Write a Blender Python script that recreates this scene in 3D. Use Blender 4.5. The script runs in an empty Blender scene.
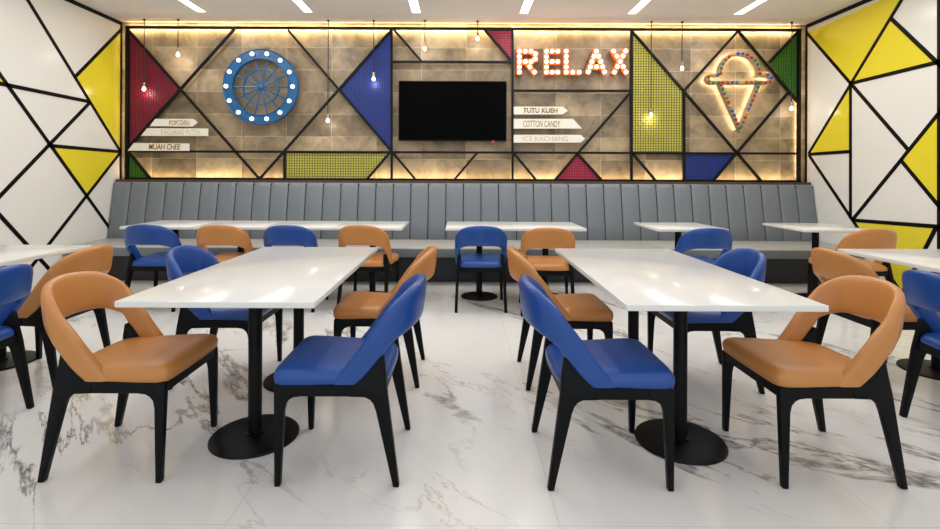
import bpy, bmesh, math, random
from mathutils import Vector, Matrix

random.seed(7)
S = bpy.context.scene
C = S.collection
PI = math.pi

# ------------------------------------------------------------------ camera
F, CX, CY, EYE, ROLL = 505.0, 461.0, 175.0, 1.26, 0.0044
cam_data = bpy.data.cameras.new('camera')
cam = bpy.data.objects.new('camera', cam_data)
C.objects.link(cam)
cam_data.sensor_width = 36.0
cam_data.lens = F / 940.0 * 36.0
cam_data.shift_x = (470.0 - CX) / 940.0
cam_data.shift_y = -(264.5 - CY) / 940.0
cam_data.clip_start = 0.05
cam.matrix_world = Matrix.Translation((0, 0, EYE)) @ Matrix.Rotation(PI / 2, 4, 'X') @ Matrix.Rotation(ROLL, 4, 'Z')
S.camera = cam

# ------------------------------------------------------------------ world, large lights, exposure
W = bpy.data.worlds.new('world')
S.world = W
W.use_nodes = True
W.node_tree.nodes['Background'].inputs['Color'].default_value = (0.80, 0.89, 1.0, 1)
W.node_tree.nodes['Background'].inputs['Strength'].default_value = 0.4


def area(name, loc, rot, sx, sy, power, col, spread=PI):
    l = bpy.data.lights.new(name, 'AREA')
    l.shape = 'RECTANGLE'
    l.size, l.size_y, l.energy, l.color, l.spread = sx, sy, power, col, spread
    o = bpy.data.objects.new(name, l)
    o.location, o.rotation_euler = loc, rot
    C.objects.link(o)
    return o


# daylight coming in through the open shopfront behind the camera
area('shopfront_daylight', (0.0, -2.9, 1.6), (PI / 2, 0, 0), 8.8, 2.9, 92, (0.74, 0.87, 1.0))
# the room's ceiling lamps over the front rows, out of the picture
area('room_lamps', (0.0, 2.2, 3.26), (0, 0, 0), 8.0, 3.0, 66, (0.97, 0.98, 1.0))
area('room_lamps_rear', (0.0, -1.2, 3.26), (0, 0, 0), 8.0, 2.6, 40, (0.97, 0.98, 1.0))

S.view_settings.view_transform = 'Standard'
S.view_settings.look = 'None'
S.view_settings.gamma = 1.0
S.view_settings.exposure = 0.0
S.view_settings.use_curve_mapping = False
try:
    S.cycles.max_bounces = 8
    S.cycles.diffuse_bounces = 5
    S.cycles.sample_clamp_indirect = 6.0
    S.cycles.caustics_reflective = False
    S.cycles.caustics_refractive = False
except Exception:
    pass

# ------------------------------------------------------------------ room numbers (metres)
WALL_Y, LX, RX, CEIL = 6.75, -4.54, 4.60, 3.285
FRONT_Y = -3.2
LAT_Y = 6.675            # middle of the black lattice
TABLE_H = 0.745


def ray(px, py):
    u, d = px - CX, py - CY
    return u + ROLL * d, d - ROLL * u


def on_back(px, py, Y):
    """where the sight line through a photo point meets the vertical plane at depth Y -> (X, Z)"""
    u, d = ray(px, py)
    return u / F * Y, EYE - d / F * Y


def on_side(px, py, X):
    u, d = ray(px, py)
    Y = F * X / u
    return Y, EYE - d / F * Y


# ------------------------------------------------------------------ materials
def lin(c):
    return tuple(((v / 255) / 12.92 if v / 255 <= 0.04045 else ((v / 255 + 0.055) / 1.055) ** 2.4) for v in c) + (1.0,)


def new_mat(name):
    m = bpy.data.materials.new(name)
    m.use_nodes = True
    nt = m.node_tree
    return m, nt, nt.nodes['Principled BSDF'], nt.links


def mat(name, rgb, rough=0.5, metal=0.0, coat=0.0, bump=0.0, bscale=300.0, vary=0.0, vscale=6.0, emit=None, estr=0.0, spec=0.5):
    m, nt, b, L = new_mat(name)
    col = lin(rgb)
    b.inputs['Base Color'].default_value = col
    b.inputs['Roughness'].default_value = rough
    b.inputs['Metallic'].default_value = metal
    b.inputs['Coat Weight'].default_value = coat
    b.inputs['Specular IOR Level'].default_value = spec
    tc = nt.nodes.new('ShaderNodeTexCoord')
    if vary > 0:
        n = nt.nodes.new('ShaderNodeTexNoise')
        n.inputs['Scale'].default_value = vscale
        n.inputs['Detail'].default_value = 4
        L.new(tc.outputs['Object'], n.inputs['Vector'])
        mx = nt.nodes.new('ShaderNodeMix')
        mx.data_type = 'RGBA'
        mx.inputs['A'].default_value = tuple(c * (1 - vary) for c in col[:3]) + (1,)
        mx.inputs['B'].default_value = tuple(min(1, c * (1 + vary)) for c in col[:3]) + (1,)
        L.new(n.outputs['Fac'], mx.inputs['Factor'])
        L.new(mx.outputs['Result'], b.inputs['Base Color'])
    if bump > 0:
        n2 = nt.nodes.new('ShaderNodeTexNoise')
        n2.inputs['Scale'].default_value = bscale
        n2.inputs['Detail'].default_value = 3
        L.new(tc.outputs['Object'], n2.inputs['Vector'])
        bp = nt.nodes.new('ShaderNodeBump')
        bp.inputs['Strength'].default_value = bump
        bp.inputs['Distance'].default_value = 0.002
        L.new(n2.outputs['Fac'], bp.inputs['Height'])
        L.new(bp.outputs['Normal'], b.inputs['Normal'])
    if emit is not None:
        b.inputs['Emission Color'].default_value = lin(emit)
        b.inputs['Emission Strength'].default_value = estr
    return m


M = {}
M['blue_leather'] = mat('blue_leather', (16, 66, 138), 0.33, coat=0.0, bump=0.25, bscale=420, vary=0.06, vscale=9)
M['tan_leather'] = mat('tan_leather', (188, 125, 64), 0.33, coat=0.0, bump=0.25, bscale=420, vary=0.06, vscale=9)
M['black_wood'] = mat('black_stained_wood', (9, 9, 10), 0.45, spec=0.14, vary=0.2, vscale=14)
M['black_metal'] = mat('black_powder_coated_metal', (10, 10, 11), 0.42, spec=0.16, bump=0.1, bscale=500)
M['lattice'] = mat('black_lattice_metal', (12, 11, 11), 0.5, spec=0.2, vary=0.15)
M['quartz'] = mat('white_quartz', (222, 219, 212), 0.15, spec=0.28, vary=0.03, vscale=60)
M['banquette'] = mat('grey_leatherette', (110, 115, 119), 0.36, bump=0.15, bscale=380, vary=0.04, vscale=8)
M['banquette_seat'] = mat('grey_leatherette_seat', (168, 166, 158), 0.38, bump=0.15, bscale=380, vary=0.04, vscale=8)
M['plinth'] = mat('black_plinth', (20, 20, 22), 0.4, vary=0.2)
M['ceiling'] = mat('ceiling_paint', (228, 224, 224), 0.8, vary=0.01, vscale=2)
M['panel_white'] = mat('white_wall_panel', (232, 229, 220), 0.2, vary=0.01, vscale=2)
M['panel_yellow'] = mat('yellow_wall_panel', (230, 212, 52), 0.2, vary=0.02, vscale=3)
M['strip_black'] = mat('black_inlay_strip', (8, 8, 8), 0.5, spec=0.15, vary=0.2)
M['ledge'] = mat('dark_brown_timber', (74, 52, 34), 0.5, vary=0.25, vscale=20)
M['screen'] = mat('black_screen_glass', (4, 4, 4), 0.35, spec=0.02, vary=0.1)
M['bezel'] = mat('black_bezel', (8, 8, 8), 0.4, spec=0.2, vary=0.1)
M['red_led'] = mat('red_standby_led', (200, 20, 20), 0.4, emit=(255, 40, 30), estr=1.5)
M['wheel_blue'] = mat('blue_painted_metal', (4, 84, 132), 0.3, vary=0.3, vscale=14)
M['orange'] = mat('orange_painted_metal', (238, 116, 26), 0.45, vary=0.06)
M['bulb'] = mat('lit_white_bulb', (255, 252, 245), 0.3, emit=(255, 247, 235), estr=2.2)
M['warm_bulb'] = mat('lit_clear_bulb', (255, 244, 225), 0.2, emit=(255, 236, 205), estr=3.0)
M['cord'] = mat('black_cord', (22, 20, 18), 0.6, vary=0.1)
M['socket'] = mat('brass_socket', (150, 140, 122), 0.3, metal=0.6, vary=0.1)
M['sign_board'] = mat('cream_painted_board', (228, 221, 205), 0.5, vary=0.04, vscale=12)
M['gold_letter'] = mat('gold_lettering', (150, 112, 40), 0.4, vary=0.1)
M['pale_letter'] = mat('pale_gold_lettering', (196, 178, 140), 0.4, vary=0.08)
M['tan_letter'] = mat('light_brown_lettering', (176, 148, 104), 0.4, vary=0.08)
M['channel'] = mat('ivory_channel', (158, 136, 108), 0.4, vary=0.06, vscale=10)
M['led_warm'] = mat('warm_led_strip', (255, 240, 215), 0.4, emit=(255, 232, 196), estr=22.0)
M['steel'] = mat('brushed_steel', (150, 150, 150), 0.35, metal=0.9, vary=0.1)
M['lamp'] = mat('lit_lamp_diffuser', (255, 255, 255), 0.4, emit=(255, 252, 246), estr=4.0)
M['lamp_frame'] = mat('white_lamp_frame', (236, 234, 230), 0.5, vary=0.02)
for nm, c in dict(red=(168, 40, 34), blue=(30, 92, 160), green=(28, 112, 74), yellow=(206, 158, 34), brown=(140, 84, 40)).items():
    M['ball_' + nm] = mat('glossy_%s_ball' % nm, c, 0.25, vary=0.05)
for nm, c in dict(red=(150, 20, 52), crimson=(196, 40, 74), blue=(20, 52, 142), yellow=(214, 202, 78), green=(62, 128, 22)).items():
    M['mesh_' + nm] = mat('%s_painted_sheet' % nm, c, 0.5, vary=0.08, vscale=5)
M['wire_dark'] = mat('black_wire', (26, 24, 16), 0.5, vary=0.1)
M['wire_red'] = mat('dark_red_wire', (70, 8, 24), 0.5, vary=0.1)
M['wire_blue'] = mat('dark_blue_wire', (8, 20, 62), 0.5, vary=0.1)
M['wire_green'] = mat('dark_green_wire', (16, 46, 8), 0.5, vary=0.1)


def tile_material():
    m, nt, b, L = new_mat('cement_wall_tiles')
    N = nt.nodes.new
    tc = N('ShaderNodeTexCoord')
    sep = N('ShaderNodeSeparateXYZ')
    L.new(tc.outputs['Object'], sep.inputs[0])
    cmb = N('ShaderNodeCombineXYZ')
    ax = N('ShaderNodeMath'); ax.inputs[1].default_value = 3.535 + 6.0
    az = N('ShaderNodeMath'); az.inputs[1].default_value = -2.36 + 2.98
    L.new(sep.outputs['X'], ax.inputs[0]); L.new(sep.outputs['Z'], az.inputs[0])
    L.new(ax.outputs[0], cmb.inputs['X']); L.new(az.outputs[0], cmb.inputs['Y'])
    br = N('ShaderNodeTexBrick')
    br.offset = 0.0
    br.squash = 1.0
    br.inputs['Scale'].default_value = 1.0
    br.inputs['Brick Width'].default_value = 0.6
    br.inputs['Row Height'].default_value = 0.298
    br.inputs['Mortar Size'].default_value = 0.003
    br.inputs['Mortar Smooth'].default_value = 0.2
    br.inputs['Color1'].default_value = lin((174, 153, 122))
    br.inputs['Color2'].default_value = lin((128, 110, 84))
    br.inputs['Mortar'].default_value = lin((196, 180, 152))
    L.new(cmb.outputs[0], br.inputs['Vector'])
    n = N('ShaderNodeTexNoise')
    n.inputs['Scale'].default_value = 2.6
    n.inputs['Detail'].default_value = 9
    n.inputs['Roughness'].default_value = 0.68
    n.inputs['Distortion'].default_value = 0.5
    br2 = N('ShaderNodeTexBrick')
    br2.offset = 0.0
    for k_, v_ in (('Scale', 1.0), ('Brick Width', 0.6), ('Row Height', 0.298), ('Mortar Size', 0.0)):
        br2.inputs[k_].default_value = v_
    br2.inputs['Color1'].default_value = (0, 0, 0, 1)
    br2.inputs['Color2'].default_value = (9, 5, 7, 1)
    L.new(cmb.outputs[0], br2.inputs['Vector'])
    va = N('ShaderNodeVectorMath'); va.operation = 'ADD'
    L.new(tc.outputs['Object'], va.inputs[0]); L.new(br2.outputs['Color'], va.inputs[1])
    L.new(va.outputs[0], n.inputs['Vector'])
    rp = N('ShaderNodeValToRGB')
    rp.color_ramp.elements[0].position = 0.34
    rp.color_ramp.elements[0].color = (0.42, 0.41, 0.385, 1)
    rp.color_ramp.elements[1].position = 0.68
    rp.color_ramp.elements[1].color = (1.32, 1.3, 1.26, 1)
    L.new(n.outputs['Fac'], rp.inputs[0])
    mx = N('ShaderNodeMix'); mx.data_type = 'RGBA'; mx.blend_type = 'MULTIPLY'
    mx.inputs['Factor'].default_value = 1.0
    L.new(br.outputs['Color'], mx.inputs['A']); L.new(rp.outputs['Color'], mx.inputs['B'])
    L.new(mx.outputs['Result'], b.inputs['Base Color'])
    b.inputs['Roughness'].default_value = 0.42
    bp = N('ShaderNodeBump'); bp.inputs['Strength'].default_value = 0.25; bp.inputs['Distance'].default_value = 0.004
    L.new(n.outputs['Fac'], bp.inputs['Height']); L.new(bp.outputs['Normal'], b.inputs['Normal'])
    return m


def marble_material():
    m, nt, b, L = new_mat('polished_white_marble')
    N = nt.nodes.new

    def math_(op, a, c=None, clamp=False):
        q = N('ShaderNodeMath'); q.operation = op; q.use_clamp = clamp
        for i, v in enumerate((a, c)):
            if v is None:
                continue
            if isinstance(v, (int, float)):
                q.inputs[i].default_value = v
            else:
                L.new(v, q.inputs[i])
        return q.outputs[0]

    def noise(vec, scale, detail=6, rough=0.55, dist=0.0):
        q = N('ShaderNodeTexNoise')
        q.inputs['Scale'].default_value = scale
        q.inputs['Detail'].default_value = detail
        q.inputs['Roughness'].default_value = rough
        q.inputs['Distortion'].default_value = dist
        L.new(vec, q.inputs['Vector'])
        return q

    def ramp(v, p0, p1, c0=0.0, c1=1.0):
        q = N('ShaderNodeMapRange'); q.interpolation_type = 'SMOOTHSTEP'
        q.inputs['From Min'].default_value = p0; q.inputs['From Max'].default_value = p1
        q.inputs['To Min'].default_value = c0; q.inputs['To Max'].default_value = c1
        L.new(v, q.inputs['Value'])
        return q.outputs[0]

    tc = N('ShaderNodeTexCoord')
    mp = N('ShaderNodeMapping')
    mp.vector_type = 'TEXTURE'
    mp.inputs['Rotation'].default_value = (0, 0, math.radians(-47))
    mp.inputs['Scale'].default_value = (2.3, 0.72, 1)
    mp.inputs['Location'].default_value = (3.1, 1.7, 0)
    L.new(tc.outputs['Object'], mp.inputs['Vector'])
    vec = mp.outputs[0]
    # broad veins: the zero line of a warped noise, wide in some places and hair-thin in others
    n1 = noise(vec, 0.85, 8, 0.6, 0.5)
    d1 = math_('ABSOLUTE', math_('SUBTRACT', n1.outputs['Fac'], 0.5))
    wid = ramp(noise(vec, 1.3, 3).outputs['Fac'], 0.40, 0.70, 0.004, 0.030)
    v1 = math_('SUBTRACT', 1.0, math_('DIVIDE', d1, wid), True)
    k1 = ramp(noise(vec, 0.7, 2).outputs['Fac'], 0.36, 0.54)
    v1 = math_('MULTIPLY', v1, k1)
    # second family of fine cracks
    n2 = noise(vec, 1.9, 8, 0.6, 0.8)
    d2 = math_('ABSOLUTE', math_('SUBTRACT', n2.outputs['Fac'], 0.47))
    v2 = math_('SUBTRACT', 1.0, math_('DIVIDE', d2, 0.010), True)
    k2 = ramp(noise(vec, 1.1, 3).outputs['Fac'], 0.50, 0.66)
    v2 = math_('MULTIPLY', math_('MULTIPLY', v2, k2), 0.7)
    # mottling inside the wide veins
    mot = noise(tc.outputs['Object'], 16, 6, 0.7)
    v1 = math_('MULTIPLY', v1, ramp(mot.outputs['Fac'], 0.30, 0.62, 0.35, 1.0))
    v = math_('MAXIMUM', v1, v2)
    cloud = ramp(noise(vec, 1.0, 4).outputs['Fac'], 0.45, 0.75, 0.0, 0.35)
    base = N('ShaderNodeMix'); base.data_type = 'RGBA'
    base.inputs['A'].default_value = lin((226, 223, 217)); base.inputs['B'].default_value = lin((196, 194, 191))
    L.new(cloud, base.inputs['Factor'])
    vc = N('ShaderNodeMix'); vc.data_type = 'RGBA'
    vc.inputs['A'].default_value = lin((140, 124, 104)); vc.inputs['B'].default_value = lin((76, 74, 74))
    L.new(ramp(noise(vec, 1.6, 3).outputs['Fac'], 0.4, 0.6), vc.inputs['Factor'])
    fin = N('ShaderNodeMix'); fin.data_type = 'RGBA'
    L.new(math_('MULTIPLY', v, 0.95), fin.inputs['Factor'])
    L.new(base.outputs['Result'], fin.inputs['A']); L.new(vc.outputs['Result'], fin.inputs['B'])
    # hair-thin joints between the big slabs
    sep = N('ShaderNodeSeparateXYZ'); L.new(tc.outputs['Object'], sep.inputs[0])
    cmb = N('ShaderNodeCombineXYZ')
    L.new(math_('ADD', sep.outputs['X'], 12.0 - 0.36), cmb.inputs['X']); L.new(math_('ADD', sep.outputs['Y'], 12.0 - 1.815), cmb.inputs['Y'])
    br = N('ShaderNodeTexBrick'); br.offset = 0.0
    br.inputs['Scale'].default_value = 1.0; br.inputs['Brick Width'].default_value = 1.2; br.inputs['Row Height'].default_value = 2.4
    br.inputs['Mortar Size'].default_value = 0.0018; br.inputs['Mortar Smooth'].default_value = 0.0
    L.new(cmb.outputs[0], br.inputs['Vector'])
    jt = N('ShaderNodeMix'); jt.data_type = 'RGBA'
    jt.inputs['B'].default_value = lin((196, 188, 172))
    L.new(math_('MULTIPLY', br.outputs['Fac'], 0.6), jt.inputs['Factor']); L.new(fin.outputs['Result'], jt.inputs['A'])
    L.new(jt.outputs['Result'], b.inputs['Base Color'])
    b.inputs['Roughness'].default_value = 0.16
    b.inputs['Specular IOR Level'].default_value = 0.5
    return m


M['tiles'] = tile_material()
M['marble'] = marble_material()


# ------------------------------------------------------------------ object helpers
def obj(name, bm, m, parent=None, smooth=False, loc=None):
    bmesh.ops.recalc_face_normals(bm, faces=bm.faces)
    me = bpy.data.meshes.new(name)
    bm.to_mesh(me)
    bm.free()
    me.materials.append(m)
    if smooth:
        me.shade_smooth()
        if smooth != 'all':
            me.set_sharp_from_angle(angle=math.radians(42))
    o = bpy.data.objects.new(name, me)
    C.objects.link(o)
    if parent is not None:
        o.parent = parent
    if loc is not None:
        o.location = loc
    return o


def tag(o, label, cat, group=None):
    o['label'] = label
    o['category'] = cat
    if group:
        o['group'] = group
    return o


def thing(name, label, cat, loc=(0, 0, 0), rotz=0.0, group=None):
    o = bpy.data.objects.new(name, None)
    o.empty_display_size = 0.1
    C.objects.link(o)
    o.location = loc
    o.rotation_euler = (0, 0, rotz)
    return tag(o, label, cat, group)


def struct(o):
    o['kind'] = 'structure'
    return o


def dup(root, loc, rotz, label, group=None):
    r = root.copy()
    C.objects.link(r)
    r.location = loc
    r.rotation_euler = (0, 0, rotz)
    r['label'] = label
    if group:
        r['group'] = group
    for ch in list(root.children):
        c = ch.copy()
        C.objects.link(c)
        c.parent = r
        for g in list(ch.children):
            d = g.copy()
            C.objects.link(d)
            d.parent = c
    return r


def add_box(bm, x0, x1, y0, y1, z0, z1, bevel=0.0, seg=2):
    r = bmesh.ops.create_cube(bm, size=1.0)
    vs = r['verts']
    for v in vs:
        v.co = Vector((x0 + (v.co.x + .5) * (x1 - x0), y0 + (v.co.y + .5) * (y1 - y0), z0 + (v.co.z + .5) * (z1 - z0)))
    if bevel > 0:
        es = list({e for v in vs for e in v.link_edges})
        bmesh.ops.bevel(bm, geom=es, offset=bevel, segments=seg, affect='EDGES', profile=0.5)


def box(x0, x1, y0, y1, z0, z1, bevel=0.0, seg=2):
    bm = bmesh.new()
    add_box(bm, x0, x1, y0, y1, z0, z1, bevel, seg)
    return bm


def add_prism(bm, pts, to3, depth):
    """polygon pts (2D) extruded: to3(p, w) maps a 2D point and a depth in (0, 1) to 3D"""
    a = [bm.verts.new(to3(p, depth[0])) for p in pts]
    b = [bm.verts.new(to3(p, depth[1])) for p in pts]
    n = len(pts)
    bm.faces.new(a)
    bm.faces.new(b[::-1])
    for i in range(n):
        bm.faces.new((a[i], b[i], b[(i + 1) % n], a[(i + 1) % n]))


def back_prism(bm, pts, y0, y1):
    """polygon given as (X, Z), standing parallel to the back wall from y0 to y1"""
    add_prism(bm, pts, lambda p, w: (p[0], w, p[1]), (y0, y1))


def bevel_all(bm, off, seg=2, angle=0.5):
    es = [e for e in bm.edges if len(e.link_faces) == 2 and e.calc_face_angle(0) > angle]
    bmesh.ops.bevel(bm, geom=es, offset=off, segments=seg, affect='EDGES', profile=0.5, clamp_overlap=True)


def add_cyl(bm, p0, p1, r0, r1=None, n=16):
    r1 = r0 if r1 is None else r1
    p0, p1 = Vector(p0), Vector(p1)
    d = (p1 - p0).normalized()
    a = d.orthogonal().normalized()
    b = d.cross(a)
    A = [bm.verts.new(p0 + (a * math.cos(2 * PI * i / n) + b * math.sin(2 * PI * i / n)) * r0) for i in range(n)]
    B = [bm.verts.new(p1 + (a * math.cos(2 * PI * i / n) + b * math.sin(2 * PI * i / n)) * r1) for i in range(n)]
    bm.faces.new(A[::-1])
    bm.faces.new(B)
    for i in range(n):
        bm.faces.new((A[i], A[(i + 1) % n], B[(i + 1) % n], B[i]))


def add_lathe(bm, prof, n=32, centre=(0, 0, 0), axis='Z', closed=False):
    """profile of (radius, height); closed=True joins last to first (a ring)"""
    c = Vector(centre)
    rings = []
    for r, h in prof:
        if r < 1e-6:
            p = (0, 0, h) if axis == 'Z' else (0, h, 0)
            rings.append([bm.verts.new(c + Vector(p))])
            continue
        ring = []
        for i in range(n):
            t = 2 * PI * i / n
            p = (r * math.cos(t), r * math.sin(t), h) if axis == 'Z' else (r * math.cos(t), h, r * math.sin(t))
            ring.append(bm.verts.new(c + Vector(p)))
        rings.append(ring)
    pairs = list(zip(rings[:-1], rings[1:]))
    if closed:
        pairs.append((rings[-1], rings[0]))
    for a, b in pairs:
        for i in range(n):
            j = (i + 1) % n
            if len(a) == 1 and len(b) == 1:
                continue
            if len(a) == 1:
                bm.faces.new((a[0], b[i], b[j]))
            elif len(b) == 1:
                bm.faces.new((a[i], a[j], b[0]))
            else:
                bm.faces.new((a[i], a[j], b[j], b[i]))


def ball_bm(c, r, seg=14, rings=10):
    bm = bmesh.new()
    bmesh.ops.create_uvsphere(bm, u_segments=seg, v_segments=rings, radius=r, matrix=Matrix.Translation(c))
    return bm


def bar_bm(p, q, w, y0, y1, ext=0.0):
    """flat bar from p to q (X, Z) of width w, between depths y0 and y1"""
    p, q = Vector(p), Vector(q)
    d = (q - p).normalized()
    p, q = p - d * ext, q + d * ext
    n = Vector((-d.y, d.x)) * (w / 2)
    bm = bmesh.new()
    back_prism(bm, [tuple(p + n), tuple(q + n), tuple(q - n), tuple(p - n)], y0, y1)
    return bm


# ------------------------------------------------------------------ the room
struct(obj('floor', box(LX - .2, RX + .2, FRONT_Y, WALL_Y + .2, -0.12, 0), M['marble']))
struct(obj('ceiling', box(LX - .2, RX + .2, FRONT_Y, WALL_Y + .2, CEIL, CEIL + .12), M['ceiling']))
struct(obj('wall_back', box(LX - .2, RX + .2, WALL_Y, WALL_Y + .2, 0, CEIL), M['tiles']))


def side_wall(name, X, sgn, strips, yellows):
    """white glossy panel wall; sgn +1 when the room lies at larger X"""
    w = struct(obj(name, box(min(X, X - sgn * .2), max(X, X - sgn * .2), FRONT_Y, WALL_Y, 0, CEIL), M['panel_white']))
    for poly in yellows:
        bm = bmesh.new()
        pts = [on_side(a, b, X) for a, b in poly]
        add_prism(bm, pts, lambda p, d: (X + sgn * d, p[0], p[1]), (-.004, .003))
        obj('yellow_panel', bm, M['panel_yellow'], w)
    for (a, b, wd) in strips:
        p, q = Vector(on_side(*a, X)), Vector(on_side(*b, X))
        d = (q - p).normalized()
        n = Vector((-d.y, d.x)) * (wd / 2)
        bm = bmesh.new()
        add_prism(bm, [tuple(p + n), tuple(q + n), tuple(q - n), tuple(p - n)], lambda r, e: (X + sgn * e, r[0], min(r[1], CEIL - .001)), (-.004, .006))
        obj('inlay_strip', bm, M['strip_black'], w)
    return w


SW = 0.041
left_strips = [((27.5, 0), (120.5, 152), SW), ((121.6, 29), (75, 76.7), SW), ((-30, 77.5), (89.7, 101.8), SW),
               ((-20, 47), (108, 226), SW), ((108, 226), (128, 254), SW), ((89.7, 102.5), (-30, 227), SW), ((49, 145.6), (120.5, 151.8), SW),
               ((120.5, 152), (20, 281), SW), ((-20, 194), (70, 292), SW), ((27.5, 0), (-10, -61), SW)]
wl = side_wall('wall_left', LX, 1, left_strips,
               [[(121.6, 30), (75.5, 77), (120.5, 150)], [(51, 146.5), (120.5, 152.5), (86.5, 195)], [(5.5, 84), (-30, 34), (-30, 77.5)]])
right_strips = [((806.6, 32.3), (907.6, 148.8), SW), ((901, 160), (945, 213), SW), ((909, -12), (808.7, 154), SW), ((851.6, 83.3), (960, 56.8), SW),
                ((891.3, 18.5), (960, 84), SW), ((850.7, 83.5), (850.7, 219), SW), ((808.7, 154.4), (850.8, 151.5), SW), ((808.7, 154.4), (902.5, 294), SW),
                ((853, 219.5), (958, 90), SW), ((853, 220.2), (960, 228.3), SW), ((936.5, 227.4), (902, 294), SW), ((939.5, -20), (939.5, 330), SW)]
wr = side_wall('wall_right', RX, -1, right_strips,
               [[(806.6, 33), (851.3, 83), (909, -12)], [(851.6, 83), (937, 62.5), (891.3, 19)], [(850.4, 86), (809.5, 153.8), (850.4, 151)],
                [(901.5, 160), (939, 113), (939, 206)], [(853, 220.5), (936.5, 227.5), (902, 293)]])
# black edging where the panel walls meet ceiling and back wall
for w_, X_, s_ in ((wl, LX, 1), (wr, RX, -1)):
    x0, x1 = sorted((X_ - s_ * .002, X_ + s_ * .006))
    obj('inlay_strip', box(x0, x1, FRONT_Y, WALL_Y - .002, CEIL - .05, CEIL - .001), M['strip_black'], w_)
    obj('inlay_strip', box(x0, x1, WALL_Y - .036, WALL_Y - .002, 0, CEIL - .05), M['strip_black'], w_)

# timber ledge between banquette and tiles
struct(obj('trim_1', box(LX + .01, RX - .01, WALL_Y - .13, WALL_Y - .001, 1.145, 1.182, .004), M['ledge']))

# ------------------------------------------------------------------ light strips hidden behind the lattice border
AMBER = (1.0, 0.77, 0.43)


def led_strip(name, label, x0, x1, z0, z1, y0, y1, lights):
    o = tag(obj(name, box(x0, x1, y0, y1, z0, z1), M['steel']), label, 'light strip', 'light strips behind the lattice border')
    for (loc, rot, sx, sy, p) in lights:
        l = area(name + '_light', loc, rot, sx, sy, p, AMBER)
    return o


led_strip('led_strip', 'thin light strip tucked on the timber ledge below the tiles, washing the tiles upwards', -4.45, 4.45, 1.1825, 1.195, 6.698, 6.712,
          [((0, 6.704, 1.199), (PI, 0, 0), 8.9, 0.014, 24)])
led_strip('led_strip', 'thin light strip behind the black top bar, washing the tiles below the ceiling', -4.45, 4.45, 3.19, 3.202, 6.697, 6.702,
          [((0, 6.704, 3.205), (PI / 2, 0, 0), 8.9, 0.012, 38), ((0, 6.704, 3.187), (0, 0, 0), 8.9, 0.014, 17)])

led_strip('led_strip', 'upright thin light strip behind the lattice end post by the wall of few yellow triangles', -4.47, -4.458, 1.25, 3.15, 6.70, 6.712,
          [((-4.464, 6.714, 2.2), (PI / 2, 0, 0), .010, 1.9, 3)])
led_strip('led_strip', 'upright thin light strip behind the lattice end post by the wall with many yellow triangles', 4.488, 4.50, 1.25, 3.15, 6.70, 6.712,
          [((4.494, 6.714, 2.2), (PI / 2, 0, 0), .010, 1.9, 3)])

# ------------------------------------------------------------------ black lattice on the back wall
Y0, Y1 = LAT_Y - .015, LAT_Y + .015
lat = thing('wall_lattice', 'black metal lattice of crossing bars fixed across the tiled back wall', 'lattice', (0, LAT_Y, 1.2))
BW = 0.029
bars = [((128.5, 30), (259.6, 179)), ((234.5, 29), (128.5, 147.5)), ((259.6, 179), (391.5, 30)), ((288, 30), (416, 180)),
        ((128.5, 151.3), (797.5, 153.6)), ((391.7, 30), (391.7, 180)), ((284.6, 152), (284.6, 180)), ((389.5, 153), (366.5, 180)),
        ((394, 30), (422, 62)), ((392, 61.9), (512.5, 62.2)), ((512.6, 30), (512.6, 180)), ((484.5, 30), (512, 61.5)),
        ((477, 153), (454, 180)), ((513.5, 153), (536, 180)), ((577.6, 153.5), (554.5, 180.5)), ((577.4, 153.5), (602.2, 180.5)),
        ((577.6, 153.5), (631, 92)), ((513, 90.7), (631, 91)), ((631.4, 30), (631.4, 180)), ((632.5, 32), (761, 181)),
        ((683.9, 91), (683.9, 181)), ((683.9, 91), (738, 31)), ((738, 31), (797.5, 102)), ((788.8, 92), (712.8, 181)),
        ((632, 153), (655.5, 180.5)), ((769, 62.5), (798.5, 31)), ((129.5, 153), (151.5, 180))]
for i, (a, b) in enumerate(bars):
    p, q = on_back(*a, LAT_Y), on_back(*b, LAT_Y)
    e = .0006 * (i % 5)
    o = obj('bar', bar_bm(p, q, BW, Y0 - LAT_Y - e, Y1 - LAT_Y + e), M['lattice'], lat, loc=(0, 0, -1.2))
# border
bx0, bx1 = on_back(127.8, 100, LAT_Y)[0], on_back(798.5, 100, LAT_Y)[0]
bz1 = on_back(461, 28.9, LAT_Y)[1]
bz0 = 1.183
for (x0, x1, z0, z1) in ((bx0 - .025, bx1 + .025, bz1 - .014, bz1 + .016), (bx0 - .025, bx1 + .025, bz0, bz0 + .028), (bx0 - .022, bx0 + .014, bz0, bz1), (bx1 - .014, bx1 + .022, bz0, bz1)):
    obj('border_bar', box(x0, x1, -.022, .022, z0, z1), M['lattice'], lat, loc=(0, 0, -1.2))


def clip_line(poly, horiz, c):
    """segment of the line x=c (or z=c) inside a convex polygon"""
    k = 1 if horiz else 0
    hits = []
    n = len(poly)
    for i in range(n):
        a, b = poly[i], poly[(i + 1) % n]
        if (a[k] - c) * (b[k] - c) < 0:
            t = (c - a[k]) / (b[k] - a[k])
            hits.append(a[1 - k] + t * (b[1 - k] - a[1 - k]))
    return (min(hits), max(hits)) if len(hits) >= 2 else None


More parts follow.
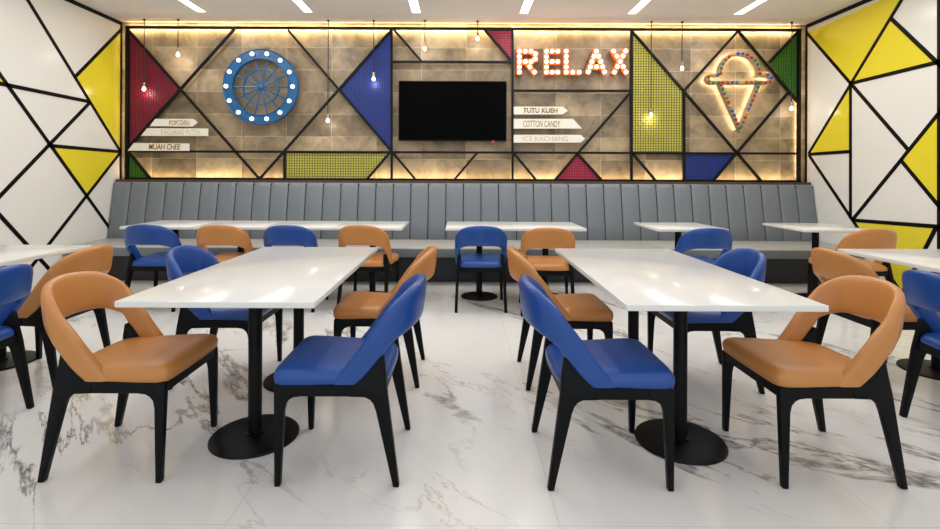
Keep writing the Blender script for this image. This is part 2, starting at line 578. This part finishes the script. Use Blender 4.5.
def mesh_panel(poly_px, sheet, wire, label, pitch=0.034, w=0.0052):
    PY = LAT_Y + .012
    poly = [on_back(a, b, PY) for a, b in poly_px]
    cx = sum(p[0] for p in poly) / len(poly)
    cz = sum(p[1] for p in poly) / len(poly)
    t = thing('mesh_panel', label, 'panel', (cx, PY, cz), 0, 'coloured mesh panels in the lattice')
    loc = (-cx, 0, -cz)
    bm = bmesh.new()
    back_prism(bm, poly, .0, .004)
    obj('sheet', bm, M[sheet], t, loc=loc)
    bm = bmesh.new()
    for horiz in (False, True):
        k = 1 if horiz else 0
        lo, hi = min(p[k] for p in poly), max(p[k] for p in poly)
        c = lo + pitch / 2
        while c < hi:
            s = clip_line(poly, horiz, c)
            if s and s[1] - s[0] > .01:
                if horiz:
                    back_prism(bm, [(s[0], c - w / 2), (s[1], c - w / 2), (s[1], c + w / 2), (s[0], c + w / 2)], -.008, -.002)
                else:
                    back_prism(bm, [(c - w / 2, s[0]), (c + w / 2, s[0]), (c + w / 2, s[1]), (c - w / 2, s[1])], -.006, -.0)
            c += pitch
    obj('wire_grid', bm, M[wire], t, loc=loc)


mesh_panel([(129.5, 31.5), (181, 89), (129.5, 147)], 'mesh_red', 'wire_red', 'big dark red mesh triangle beside the yellow and white panel wall')
mesh_panel([(129, 154), (150.5, 179.5), (129, 179.5)], 'mesh_green', 'wire_green', 'small green mesh triangle in the bottom corner under the muah chee sign')
mesh_panel([(390.5, 31), (390.5, 151), (340, 89.7)], 'mesh_blue', 'wire_blue', 'large blue mesh triangle pointing away from the television')
mesh_panel([(285.5, 152.5), (389.5, 152.5), (366, 180), (285.5, 180)], 'mesh_yellow', 'wire_dark', 'low yellow mesh trapezoid just above the bench, between wheel and television')
mesh_panel([(485.5, 30.5), (512, 30.5), (512, 60.5)], 'mesh_crimson', 'wire_red', 'small crimson mesh triangle hanging from the top bar before the letter R')
mesh_panel([(577.4, 154.5), (555, 180.5), (601.5, 180.5)], 'mesh_crimson', 'wire_red', 'crimson mesh triangle standing on the ledge below the ice kachang sign')
mesh_panel([(632, 33), (683.5, 91.5), (683.5, 152.5), (632, 152.5)], 'mesh_yellow', 'wire_dark', 'tall yellow mesh panel with slanted top beside the letter X')
mesh_panel([(684.5, 153.5), (735.5, 153.5), (712, 180.5), (684.5, 180.5)], 'mesh_blue', 'wire_blue', 'small blue mesh trapezoid on the ledge below the ice cream cone')
mesh_panel([(769.5, 62.5), (798, 31.5), (798, 101.5)], 'mesh_green', 'wire_green', 'green mesh triangle in the upper corner next to the ice cream cone')

# ------------------------------------------------------------------ television
TVY = 6.625
x0, z1 = on_back(398.6, 80.6, TVY)
x1, z0 = on_back(506.6, 141.3, TVY)
tv = thing('television', 'large black wall-mounted flat television, switched off', 'television', ((x0 + x1) / 2, TVY, (z0 + z1) / 2))
hw, hh = (x1 - x0) / 2, (z1 - z0) / 2
obj('housing', box(-hw, hw, .0, .05, -hh, hh, .006), M['bezel'], tv)
obj('screen', box(-hw + .012, hw - .012, -.003, .004, -hh + .016, hh - .012), M['screen'], tv)
obj('standby_light', box(hw - .19, hw - .165, -.004, .01, -hh - .010, -hh + .004, .002), M['red_led'], tv)
obj('wall_bracket', box(-.25, .25, .05, WALL_Y - TVY - .002, -.2, .2, .004), M['black_metal'], tv)

# ------------------------------------------------------------------ blue bulb wheel
WY = 6.62
wx, wz = on_back(261.2, 87.2, WY)
wh = thing('ferris_wheel_light', 'round blue metal wheel with thin spokes and white bulbs around its rim', 'wall light', (wx, WY, wz))
sc = WY / F
Ro, Ri, Rm = 37.0 * sc, 28.4 * sc, 17.6 * sc
bm = bmesh.new()
add_lathe(bm, [(Ro, -.03), (Ro + .006, -.036), (Ro + .006, .035), (Ri - .006, .035), (Ri - .006, -.036), (Ri, -.036), (Ri + .004, -.024), (Ro - .006, -.024)], 72, axis='Y', closed=True)
obj('rim', bm, M['wheel_blue'], wh, smooth=True)
bm = bmesh.new()
add_lathe(bm, [(Rm - .009, -.012), (Rm + .009, -.012), (Rm + .009, .012), (Rm - .009, .012)], 64, axis='Y', closed=True)
obj('inner_ring', bm, M['wheel_blue'], wh, smooth=True)
bm = bmesh.new()
add_lathe(bm, [(0, -.03), (.028, -.028), (.038, -.018), (.042, .02), (0, .02)], 28, axis='Y')
obj('hub', bm, M['wheel_blue'], wh, smooth=True)
for k in range(14):
    a = 2 * PI * (k + 0.0) / 14
    d = Vector((math.cos(a), 0, math.sin(a)))
    bm = bmesh.new()
    add_cyl(bm, d * .03, d * (Ri + .002), .0095, n=8)
    obj('spoke', bm, M['wheel_blue'], wh, smooth=True)
    c = d * ((Ro + Ri) / 2 + .004)
    bm = bmesh.new()
    add_cyl(bm, c + Vector((0, -.022, 0)), c + Vector((0, -.050, 0)), .024, .021, n=14)
    h = obj('bulb_holder', bm, M['steel'], wh, smooth=True)
    obj('bulb', ball_bm(c + Vector((0, -.064, 0)), .027), M['bulb'], h, smooth='all')
for a in (0.6, 2.5, 3.9, 5.6):
    d = Vector((math.cos(a), 0, math.sin(a))) * (Ro - .05)
    bm = bmesh.new()
    add_cyl(bm, d + Vector((0, .03, 0)), d + Vector((0, WALL_Y - WY, 0)), .01, n=8)
    obj('standoff', bm, M['steel'], wh)

# ------------------------------------------------------------------ RELAX marquee letters
RY = 6.665


def rl(p):
    return on_back(510 + p[0] / 7.52, 40 + p[1] / 7.52, RY)


letters = {
    'R': ([[(68, 90), (68, 247)], [(68, 90), (155, 90)], [(155, 90), (188, 110)], [(188, 110), (188, 148)], [(188, 148), (155, 168)], [(155, 168), (68, 168)], [(115, 168), (180, 247)]],
          [(68, 90), (112, 90), (155, 90), (188, 110), (188, 148), (155, 168), (113, 168), (68, 130), (68, 168), (68, 208), (68, 247), (147, 208), (180, 247)]),
    'E': ([[(270, 90), (270, 247)], [(270, 90), (355, 90)], [(270, 168), (355, 168)], [(270, 247), (355, 247)]],
          [(270, 90), (313, 90), (355, 90), (270, 130), (270, 168), (313, 168), (355, 168), (270, 208), (270, 247), (313, 247), (355, 247)]),
    'L': ([[(418, 90), (418, 247)], [(418, 247), (515, 247)]],
          [(418, 90), (418, 130), (418, 168), (418, 208), (418, 247), (467, 247), (515, 247)]),
    'A': ([[(643, 90), (583, 245)], [(643, 90), (705, 245)], [(598, 207), (690, 207)]],
          [(643, 90), (625, 128), (661, 128), (610, 168), (677, 168), (598, 207), (644, 207), (690, 207), (583, 245), (705, 245)]),
    'X': ([[(773, 89), (865, 246)], [(863, 88), (778, 247)]],
          [(773, 89), (863, 88), (798, 127), (843, 126), (822, 166), (801, 205), (845, 206), (778, 247), (865, 246)]),
}
names = {'R': 'orange letter R studded with lit white bulbs, first in the word RELAX',
         'E': 'orange letter E studded with lit white bulbs in the word RELAX',
         'L': 'orange letter L studded with lit white bulbs in the word RELAX',
         'A': 'orange letter A studded with lit white bulbs in the word RELAX',
         'X': 'orange letter X studded with lit white bulbs, last in the word RELAX'}
for ch, (strokes, bulbs) in letters.items():
    c2 = rl(((strokes[0][0][0] + strokes[-1][1][0]) / 2, 168))
    t = thing('marquee_letter', names[ch], 'letter sign', (c2[0], RY, c2[1]), 0, 'bulb letters spelling RELAX')
    loc = (-c2[0], 0, -c2[1])
    bm = bmesh.new()
    for i, (a, b) in enumerate(strokes):
        p, q = rl(a), rl(b)
        b2 = bar_bm(p, q, 0.07, -.03 - .0004 * i, .03, ext=.032)
        me = bpy.data.meshes.new('tmp'); b2.to_mesh(me); b2.free()
        bm.from_mesh(me); bpy.data.meshes.remove(me)
    obj('letter_body', bm, M['orange'], t, loc=loc)
    for a in bulbs:
        p = rl(a)
        obj('bulb', ball_bm((p[0], -.043, p[1]), .0265), M['bulb'], t, smooth='all', loc=loc)
    p = rl(strokes[0][0]); q = rl(strokes[0][1])
    for e in (p, q):
        bm = bmesh.new()
        add_cyl(bm, (e[0], .03, e[1]), (e[0], WALL_Y - RY, e[1]), .01, n=8)
        obj('standoff', bm, M['steel'], t, loc=loc)

# ------------------------------------------------------------------ ice cream cone light
IY = 6.66


def ic(p):
    return on_back(690 + p[0] / 5.29, 40 + p[1] / 5.29, IY)


dome = [(256 + 103 * math.cos(a), 178 - 103 * math.sin(a)) for a in [PI * (1.0 - k / 22) for k in range(23)]]
dome = [(152, 188)] + dome[1:-1] + [(360, 188)]
cap_r = [(400 + 22 * math.cos(a), 208 - 20 * math.sin(a)) for a in [PI / 2 - PI * k / 8 for k in range(9)]]
cap_l = [(112 - 25 * math.cos(a), 208 + 20 * math.sin(a)) for a in [PI / 2 - PI * k / 8 for k in range(9)]]
path_top = dome + cap_r + cap_l[:] + [(152, 188)]
path_cone = [(150, 228), (257, 474), (360, 228)]
ctr = ic((256, 250))
cone = thing('ice_cream_light', 'ice cream cone outline sign of coloured balls with a warm glow behind', 'wall light', (ctr[0], IY, ctr[1]))


def sweep_rect(bm, pts, w, y0, y1):
    """rectangular channel following an open polyline, mitred at its corners"""
    P = [Vector(p) for p in pts]
    n = len(P)
    L, R = [], []
    for i in range(n):
        d0 = (P[i] - P[i - 1]).normalized() if i > 0 else (P[1] - P[0]).normalized()
        d1 = (P[i + 1] - P[i]).normalized() if i < n - 1 else d0
        t = d0 + d1
        t = t.normalized() if t.length > 1e-4 else d0
        nn = Vector((-t.y, t.x))
        k = min(1.8, 1 / max(.3, nn.dot(Vector((-d0.y, d0.x)))))
        L.append(P[i] + nn * w / 2 * k)
        R.append(P[i] - nn * w / 2 * k)
    rows = [[bm.verts.new((v.x, y, v.y)) for v in side] for side, y in ((L, y0), (R, y0), (R, y1), (L, y1))]
    for a in range(4):
        b = (a + 1) % 4
        for i in range(n - 1):
            bm.faces.new((rows[a][i], rows[a][i + 1], rows[b][i + 1], rows[b][i]))
    bm.faces.new([rows[a][0] for a in range(4)])
    bm.faces.new([rows[a][-1] for a in range(4)][::-1])


loc = (-ctr[0], 0, -ctr[1])
for nm, path in (('scoop_channel', path_top), ('cone_channel', path_cone)):
    bm = bmesh.new()
    pts = [ic(p) for p in path]
    sweep_rect(bm, pts, .047, -.04, .03)
    ch_o = obj(nm, bm, M['channel'], cone, loc=loc)
    bm = bmesh.new()
    sweep_rect(bm, pts, .022, .029, .036)
    obj('glow_strip', bm, M['led_warm'], ch_o)
    # coloured balls along the channel
    seq = ['red', 'blue', 'yellow', 'red', 'brown', 'green', 'red', 'yellow', 'blue', 'red', 'green', 'brown']
    acc, k, step = 0.0, 0, .062
    nxt = .03
    for a, b in zip(pts[:-1], pts[1:]):
        a, b = Vector(a), Vector(b)
        ln = (b - a).length
        while nxt <= acc + ln:
            c = a + (b - a) * ((nxt - acc) / ln)
            obj('ball', ball_bm((c.x, -.040, c.y), .0215, 12, 8), M['ball_' + seq[(k * 5 + (k // 3)) % len(seq)]], cone, smooth='all', loc=loc)
            k += 1
            nxt += step
        acc += ln
for p in ((152, 188), (360, 188), (257, 474)):
    q = ic(p)
    bm = bmesh.new()
    add_cyl(bm, (q[0], .03, q[1]), (q[0], WALL_Y - IY, q[1]), .01, n=8)
    obj('standoff', bm, M['steel'], cone, loc=loc)

# ------------------------------------------------------------------ arrow name boards
SY = 6.648


def text_mesh(body, x0, x1, z0, z1, y, m, parent, loc, shear=0.0, off=0.0):
    cu = bpy.data.curves.new('lettering', 'FONT')
    cu.body = body
    cu.shear = shear
    cu.offset = off
    cu.extrude = .0
    cu.size = 1.0
    tmp = bpy.data.objects.new('lettering_source', cu)
    C.objects.link(tmp)
    bpy.context.view_layer.update()
    me = bpy.data.meshes.new_from_object(tmp.evaluated_get(bpy.context.evaluated_depsgraph_get()))
    bpy.data.objects.remove(tmp)
    bpy.data.curves.remove(cu)
    xs = [v.co.x for v in me.vertices]
    ys = [v.co.y for v in me.vertices]
    bm = bmesh.new()
    bm.from_mesh(me)
    bpy.data.meshes.remove(me)
    for v in bm.verts:
        X = x0 + (v.co.x - min(xs)) / (max(xs) - min(xs)) * (x1 - x0)
        Z = z0 + (v.co.y - min(ys)) / (max(ys) - min(ys)) * (z1 - z0)
        v.co = Vector((X, y, Z))
    g = bmesh.ops.extrude_face_region(bm, geom=bm.faces[:])
    for v in g['geom']:
        if isinstance(v, bmesh.types.BMVert):
            v.co.y += .003
    return obj('lettering', bm, m, parent, loc=loc)


def sign(origin, poly, text, tbox, m, label, shear=0.0, off=0.0):
    def q(p):
        return on_back(origin[0] + p[0] / 9.4, origin[1] + p[1] / 9.4, SY)
    P = [q(p) for p in poly]
    cx = sum(p[0] for p in P) / len(P); cz = sum(p[1] for p in P) / len(P)
    t = thing('arrow_sign', label, 'sign', (cx, SY, cz), 0, 'cream snack name boards')
    loc = (-cx, 0, -cz)
    bm = bmesh.new()
    back_prism(bm, P, -.012, .012)
    obj('board', bm, M['sign_board'], t, loc=loc)
    a, b = q((tbox[0], tbox[3])), q((tbox[1], tbox[2]))
    text_mesh(text, a[0], b[0], a[1], b[1], -.0145, M[m], t, loc, shear, off)
    for px in (.2, .8):
        X = min(p[0] for p in P) * (1 - px) + max(p[0] for p in P) * px
        Z = cz
        bm = bmesh.new()
        add_cyl(bm, (X, .012, Z), (X, WALL_Y - SY, Z), .008, n=8)
        obj('standoff', bm, M['steel'], t, loc=loc)


A_, B_ = (125, 110), (510, 95)
sign(A_, [(235, 152), (290, 84), (640, 84), (685, 118), (640, 156)], 'POPCORN', (420, 610, 95, 143), 'tan_letter', 'cream arrow board lettered POPCORN, topmost beside the red mesh triangle', off=.02)
sign(A_, [(155, 243), (212, 172), (780, 175), (780, 244)], 'KACHANG PUTEH', (345, 708, 184, 232), 'pale_letter', 'cream board lettered KACHANG PUTEH, middle of three by the red mesh triangle', off=.0)
sign(A_, [(30, 383), (88, 310), (605, 315), (605, 384)], 'MUAH CHEE', (228, 528, 320, 372), 'gold_letter', 'cream board lettered MUAH CHEE, lowest of three by the red mesh triangle', .15, .025)
sign(B_, [(35, 110), (495, 110), (542, 148), (495, 183), (35, 183)], 'TUTU KUEH', (122, 448, 123, 168), 'gold_letter', 'cream arrow board lettered TUTU KUEH, top of three under RELAX', .1, .03)
sign(B_, [(35, 225), (590, 225), (675, 316), (35, 316)], 'COTTON CANDY', (122, 472, 243, 300), 'gold_letter', 'cream slanted board lettered COTTON CANDY, middle of three under RELAX', .1, .0)
sign(B_, [(35, 375), (665, 375), (703, 412), (665, 448), (35, 448)], 'ICE KACHANG', (122, 545, 390, 430), 'pale_letter', 'cream arrow board lettered ICE KACHANG in pale letters, lowest under RELAX', off=.0)

# ------------------------------------------------------------------ hanging bulbs
PY_ = 6.622
pend = [(144, 89, 'hanging bulb on a long cord in front of the red mesh triangle'),
        (178, 54.5, 'hanging bulb on a short cord between the red mesh triangle and the blue wheel'),
        (327.8, 120.5, 'hanging bulb on the longest cord, between the blue wheel and the big blue triangle'),
        (373.6, 79, 'hanging bulb on a cord in front of the large blue mesh triangle'),
        (424.8, 48.8, 'hanging bulb on a short cord over the television, closer to the blue triangle'),
        (477.6, 38.5, 'hanging bulb on the shortest cord, next to the small crimson triangle'),
        (651, 115, 'hanging bulb on a long cord in front of the tall yellow mesh panel'),
        (682, 68.5, 'hanging bulb on a cord between the tall yellow panel and the ice cream cone'),
        (791.5, 108.5, 'hanging bulb on a long cord below the upper green mesh triangle')]


def pendant(px, py, label):
    x, z = on_back(px, py, PY_)
    t = thing('pendant_bulb', label, 'pendant light', (x, PY_, z), 0, 'bulbs hanging before the lattice')
    bm = bmesh.new()
    add_lathe(bm, [(0, CEIL - z - .018), (.013, CEIL - z - .018), (.016, CEIL - z - .012), (.016, CEIL - z), (0, CEIL - z)], 20)
    obj('ceiling_rose', bm, M['cord'], t, smooth=True)
    bm = bmesh.new()
    add_cyl(bm, (0, 0, .075), (0, 0, CEIL - z - .017), 0.0062, n=8)
    obj('cord', bm, M['cord'], t, smooth=True)
    bm = bmesh.new()
    add_lathe(bm, [(0, .09), (.012, .088), (.017, .07), (.018, .032), (0, .032)], 16)
    obj('socket', bm, M['socket'], t, smooth=True)
    bm = bmesh.new()
    add_lathe(bm, [(0, .034), (.012, .03), (.020, .014), (.024, -.002), (.020, -.017), (.010, -.025), (0, -.027)], 18)
    obj('bulb', bm, M['warm_bulb'], t, smooth='all')
    l = bpy.data.lights.new('bulb_light', 'POINT')
    l.energy = 0.9
    l.color = (1.0, .90, .74)
    l.shadow_soft_size = .03
    lo = bpy.data.objects.new('bulb_light', l)
    lo.parent = t
    lo.location = (0, -.02, -.05)
    C.objects.link(lo)


for a in pend:
    pendant(*a)

# ------------------------------------------------------------------ ceiling lamps
LE = 6.31
for px, lab in ((201.4, 'slim recessed ceiling light above the red mesh triangle and snack boards'), (308, 'slim recessed ceiling light above the gap between wheel and blue triangle'),
                (415.8, 'slim recessed ceiling light above the television'), (523, 'slim recessed ceiling light above the start of the word RELAX'),
                (630.8, 'slim recessed ceiling light above the tall yellow mesh panel'), (736.8, 'slim recessed ceiling light above the ice cream cone')):
    X = (px - CX) / F * LE
    t = thing('ceiling_light', lab, 'ceiling light', (X, LE - 1.2, CEIL), 0, 'slim ceiling lights in a row')
    bm = bmesh.new()
    for (a, b, c, d) in ((-.058, -.05, -1.2, 1.2), (.05, .058, -1.2, 1.2), (-.05, .05, 1.19, 1.2), (-.05, .05, -1.2, -1.19)):
        add_box(bm, a, b, c, d, -.006, .0)
    obj('frame', bm, M['lamp_frame'], t)
    obj('diffuser', box(-.05, .05, -1.19, 1.19, -.003, .0), M['lamp'], t)
    l = bpy.data.lights.new('lamp_light', 'AREA')
    l.shape = 'RECTANGLE'; l.size = .1; l.size_y = 2.38; l.energy = 22; l.color = (.97, .98, 1)
    lo = bpy.data.objects.new('lamp_light', l)
    lo.parent = t
    lo.location = (0, 0, -.008)
    C.objects.link(lo)

# ------------------------------------------------------------------ banquette
bq = thing('banquette', 'long grey upholstered banquette with vertical channels along the back wall', 'banquette', (0, 6.2, 0))
BL, BR = -4.525, 4.59
NCH = 40
cw = (BR - BL) / NCH


def bp(x, s, t):
    """point on the leaning backrest: s up its slope, t towards the room"""
    y = 6.47 + .13 * s
    z = .40 + .752 * s
    return (x, y - t - 6.2, z)


bm = bmesh.new()
prof_s = [0, .04, .3, .6, .93, .975, 1.0, 1.0]
prof_t = [0.0, .02, .024, .024, .022, .014, 0.0, -.05]
for k in range(NCH):
    xa, xb = BL + k * cw + .003, BL + (k + 1) * cw - .003
    xs = [xa, xa + .004, xa + .014, xa + cw * .3, xa + cw * .65, xb - .014, xb - .004, xb]
    bul = [-.022, -.006, -.001, .003, .003, -.001, -.006, -.022]
    grid = []
    for x, bl in zip(xs, bul):
        grid.append([bm.verts.new(bp(x, s, max(-.05, t + (bl if t > -.04 else 0)))) for s, t in zip(prof_s, prof_t)])
    for i in range(len(xs) - 1):
        for j in range(len(prof_s) - 1):
            bm.faces.new((grid[i][j], grid[i + 1][j], grid[i + 1][j + 1], grid[i][j + 1]))
obj('backrest', bm, M['banquette'], bq, smooth=True)
bm = bmesh.new()
add_prism(bm, [(.25, .03), (.40, .275), (1.135, .385), (1.135, .41), (.03, .41), (.03, .03)], lambda p, w: (w, p[1] , p[0]), (BL, BR))
obj('back_shell', bm, M['plinth'], bq)
# seat pads
SF, SB = 5.74, 6.50
cuts = [BL, BL + 2.28, -.02, 1.36 + .94, BR]
for a, b in zip(cuts[:-1], cuts[1:]):
    obj('seat_pad', box(a + .003, b - .003, SF - 6.2, SB - 6.2, .325, .432, .018, 3), M['banquette_seat'], bq, smooth=True)
obj('seat_front', box(BL + .002, BR - .002, SF - .006 - 6.2, SF + .05 - 6.2, .322, .418, .006, 2), M['banquette'], bq, smooth=True)
obj('plinth', box(BL + .01, BR - .01, 5.95 - 6.2, 6.45 - 6.2, 0, .325), M['plinth'], bq)


# ------------------------------------------------------------------ tables
def table_top(w, l, t=.026):
    return box(-w / 2, w / 2, -l / 2, l / 2, TABLE_H - t, TABLE_H, .004, 2)


def pedestal_parts(t, x, y, rb):
    bm = bmesh.new()
    add_lathe(bm, [(0, 0), (rb, 0), (rb, .006), (rb - .004, .011), (rb - .02, .0135), (.05, .018), (.045, .018), (0, .018)], 56)
    base = obj('base', bm, M['black_metal'], t, smooth=True, loc=(x, y, 0))
    bm = bmesh.new()
    add_lathe(bm, [(0, .016), (.042, .016), (.042, .026), (.0315, .028), (.0315, TABLE_H - .034), (0, TABLE_H - .034)], 28)
    obj('column', bm, M['black_metal'], t, smooth=True, loc=(x, y, 0))
    obj('mounting_plate', box(-.16, .16, -.16, .16, TABLE_H - .034, TABLE_H - .026), M['black_metal'], t, loc=(x, y, 0))


def long_table(x, y, label, peds):
    t = thing('dining_table', label, 'table', (x, y, 0), 0, 'long white dining tables')
    obj('tabletop', table_top(.808, 1.55), M['quartz'], t, smooth=True)
    for (dx, yy) in peds:
        pedestal_parts(t, dx, yy - y, .204)
    return t


long_table(-.992, 2.81, 'long white table standing free in front of the wheel, two black pedestals', [(.006, 2.43), (.0, 3.10)])
long_table(1.068, 2.79, 'long white table standing free in front of RELAX and the ice cream cone', [(-.022, 2.40), (-0.016, 3.07)])
long_table(-3.06, 2.86, 'long white table along the wall of few yellow triangles, partly out of view', [(0, 2.55), (0, 3.36)])
long_table(3.10, 2.84, 'long white table along the wall with many yellow triangles, partly out of view', [(0, 2.55), (0, 3.28)])

small = thing('square_table', 'white square table at the bench, first from the wall of few yellow triangles', 'table', (-2.965, 5.24, 0), 0, 'square white tables along the bench')
obj('tabletop', table_top(.684, .70), M['quartz'], small, smooth=True)
pedestal_parts(small, 0, 0, .19)
for x, lab in ((-2.281, 'white square table at the bench, second from the wall of few yellow triangles'),
               (-1.597, 'white square table at the bench under the wheel, third of the row of four'),
               (-.913, 'white square table at the bench, last of the row of four, ending before the television'),
               (.194, 'white square table at the bench below the television, behind a blue chair'),
               (.880, 'white square table at the bench under RELAX, behind a tan chair'),
               (2.255, 'lone white square table at the bench below the small blue mesh trapezoid'),
               (3.68, 'lone white square table at the bench end beside the wall with many yellow triangles')):
    dup(small, (x, 5.24, 0), 0, lab)


# ------------------------------------------------------------------ chairs
def catmull(P, n):
    P = [Vector(p) for p in P]
    P = [P[0] * 2 - P[1]] + P + [P[-1] * 2 - P[-2]]
    out = []
    m = len(P) - 3
    for i in range(m):
        for k in range(n):
            t = k / n
            a, b, c, d = P[i:i + 4]
            out.append(.5 * ((2 * b) + (c - a) * t + (2 * a - 5 * b + 4 * c - d) * t * t + (3 * b - a - 3 * c + d) * t ** 3))
    out.append(P[-2])
    return out


def backrest_bm():
    U = [(.232, .020, .408), (.237, -.060, .510), (.244, -.142, .620), (.238, -.232, .718), (.160, -.318, .782), (0, -.356, .801)]
    Lo = [(.232, -.085, .408), (.238, -.128, .454), (.238, -.172, .507), (.226, -.226, .566), (.152, -.302, .608), (0, -.334, .615)]
    U = U + [(-x, y, z) for x, y, z in U[-2::-1]]
    Lo = Lo + [(-x, y, z) for x, y, z in Lo[-2::-1]]
    n = 7
    Up, Lp = catmull(U, n), catmull(Lo, n)
    N = len(Up)
    bm = bmesh.new()
    rings = []
    th = .048
    K = 22
    for i in range(N):
        u, l = Up[i], Lp[i]
        i0, i1 = max(0, i - 1), min(N - 1, i + 1)
        mid0, mid1 = (Up[i0] + Lp[i0]) / 2, (Up[i1] + Lp[i1]) / 2
        tan = (mid1 - mid0)
        up = (u - l).normalized()
        nrm = tan.cross(up).normalized()
        cc = Vector((0, -.05, nrm.z * 0 + (u.z + l.z) / 2))
        if nrm.dot(cc - (u + l) / 2) < 0:
            nrm = -nrm
        ring = []
        for k in range(K):
            a = 2 * PI * k / K
            ca, sa = math.cos(a), math.sin(a)
            s = .5 + .5 * math.copysign(abs(sa) ** .55, sa)
            o = .5 + .5 * math.copysign(abs(ca) ** .62, ca)
            ring.append(bm.verts.new(l + (u - l) * s + nrm * (o * th)))
        rings.append(ring)
    for a, b in zip(rings[:-1], rings[1:]):
        for k in range(K):
            bm.faces.new((a[k], a[(k + 1) % K], b[(k + 1) % K], b[k]))
    for ring in (rings[0], rings[-1]):
        bm.faces.new(ring)
    return bm


def seat_bm():
    # plan outline: wide rounded front, narrower back
    half = []
    ctrl = [(0, .268), (.13, .267), (.200, .262), (.230, .240), (.235, .18), (.229, .05), (.222, -.08), (.212, -.155), (.185, -.198), (.10, -.212), (0, -.214)]
    half = catmull([(x, y, 0) for x, y in ctrl], 5)
    outl = [(p.x, p.y) for p in half] + [(-p.x, p.y) for p in half[-2:0:-1]]
    lev = [(.402, .955), (.407, .985), (.417, .998), (.430, .997), (.443, .980), (.454, .945), (.462, .88), (.467, .72), (.469, .4)]
    bm = bmesh.new()
    rings = []
    for z, s in lev:
        rings.append([bm.verts.new((x * s, .02 + (y - .02) * s, z + .010 * (y - .02) * s / .25 * (1 if z > .415 else 0))) for x, y in outl])
    n = len(outl)
    for a, b in zip(rings[:-1], rings[1:]):
        for i in range(n):
            bm.faces.new((a[i], a[(i + 1) % n], b[(i + 1) % n], b[i]))
    bm.faces.new(rings[0][::-1])
    c = bm.verts.new((0, .02, .4695))
    for i in range(n):
        bm.faces.new((rings[-1][i], rings[-1][(i + 1) % n], c))
    return bm


FRONT_LEG = [(.221, 0), (.244, 0), (.252, .36), (.250, .398), (.244, .404), (.145, .404), (.145, .358), (.172, .355), (.188, .346), (.202, .330), (.209, .300)]
REAR_LEG = [(-.260, 0), (-.235, 0), (-.163, .300), (-.152, .330), (-.138, .346), (-.118, .356), (-.05, .358), (-.05, .404), (-.078, .412), (-.178, .520), (-.190, .522), (-.200, .46), (-.209, .37)]


def leg_bm(prof, s):
    bm = bmesh.new()

    def to3(p, w):
        x = w + (.404 - p[1]) * .035 - (.012 if p[1] > .45 else 0)
        return (s * x, p[0], p[1])
    add_prism(bm, prof, to3, (.200, .228))
    bmesh.ops.recalc_face_normals(bm, faces=bm.faces)
    bevel_all(bm, .004, 2, .9)
    return bm


def make_chair(kind, label):
    t = thing('dining_chair', label, 'chair', (0, 0, 0), 0, 'dining chairs')
    lm = M[kind + '_leather']
    obj('seat', seat_bm(), lm, t, smooth='all')
    obj('backrest', backrest_bm(), lm, t, smooth=True)
    for s in (-1, 1):
        obj('leg', leg_bm(FRONT_LEG, s), M['black_wood'], t, smooth=True)
        obj('leg', leg_bm(REAR_LEG, s), M['black_wood'], t, smooth=True)
    bm = bmesh.new()
    for s in (-1, 1):
        add_box(bm, min(s * .201, s * .226), max(s * .201, s * .226), -.12, .15, .358, .404, .002, 1)
    add_box(bm, -.202, .202, .222, .248, .358, .404, .002, 1)
    add_box(bm, -.202, .202, -.198, -.172, .358, .404, .002, 1)
    obj('seat_frame', bm, M['black_wood'], t)
    return t


E_, W_, N_ = -PI / 2, PI / 2, 0.0      # which way a chair faces: +X, -X, the bench
chairs = [
    ('tan', -1.460, 2.295, E_, 'tan chair at the near corner of the free table before the wheel, facing the aisle'),
    ('blue', -1.45, 3.18, E_, 'blue chair facing the aisle at the free table before the wheel, behind a tan chair'),
    ('blue', -.504, 2.275, W_, 'blue chair at the free table before the wheel, aisle side, seen whole'),
    ('tan', -.50, 3.22, W_, 'tan chair at the free table before the wheel, aisle side, behind a blue chair'),
    ('blue', .612, 2.255, E_, 'blue chair at the free table before RELAX, aisle side, seen whole'),
    ('tan', .645, 3.19, E_, 'tan chair at the free table before RELAX, aisle side, behind a blue chair'),
    ('tan', 1.548, 2.275, W_, 'tan chair at the near corner of the free table before the ice cream cone'),
    ('blue', 1.505, 3.16, W_, 'blue chair at the free table before the ice cream cone, behind a tan chair'),
    ('blue', -2.55, 2.48, W_, 'blue chair cut by the left edge of the picture, at the partly hidden table'),
    ('tan', -2.625, 3.20, W_, 'tan chair at the partly hidden table by the wall of few yellow triangles'),
    ('tan', 2.645, 3.20, E_, 'tan chair at the partly hidden table by the wall with many yellow triangles'),
    ('blue', 2.58, 2.43, E_, 'blue chair cut by the right edge of the picture, at the partly hidden table'),
    ('blue', -2.85, 4.86, N_, 'blue chair facing the bench at the end near the wall of few yellow triangles'),
    ('tan', -2.19, 4.86, N_, 'tan chair facing the bench between two blue chairs in the row of four tables'),
    ('blue', -1.575, 4.86, N_, 'blue chair facing the bench below the wheel, between two tan chairs'),
    ('tan', -.88, 4.90, -.12, 'tan chair facing the bench at the last table of the row of four'),
    ('blue', .188, 4.87, N_, 'blue chair facing the bench below the television, standing in the open aisle'),
    ('tan', .80, 4.74, -.08, 'tan chair facing the bench below RELAX, next to the aisle blue chair'),
    ('blue', 2.21, 4.77, N_, 'blue chair facing the bench at the lone table below the small blue trapezoid'),
    ('tan', 3.68, 4.77, N_, 'tan chair facing the bench at its last table by the wall with many yellow triangles'),
]
first = {}
for kind, x, y, rz, lab in chairs:
    if kind not in first:
        c = first[kind] = make_chair(kind, lab)
        c.location = (x, y, 0)
        c.rotation_euler = (0, 0, rz)
    else:
        c = dup(first[kind], (x, y, 0), rz, lab)
    c['group'] = {'tan': 'tan dining chairs', 'blue': 'blue dining chairs'}[kind]
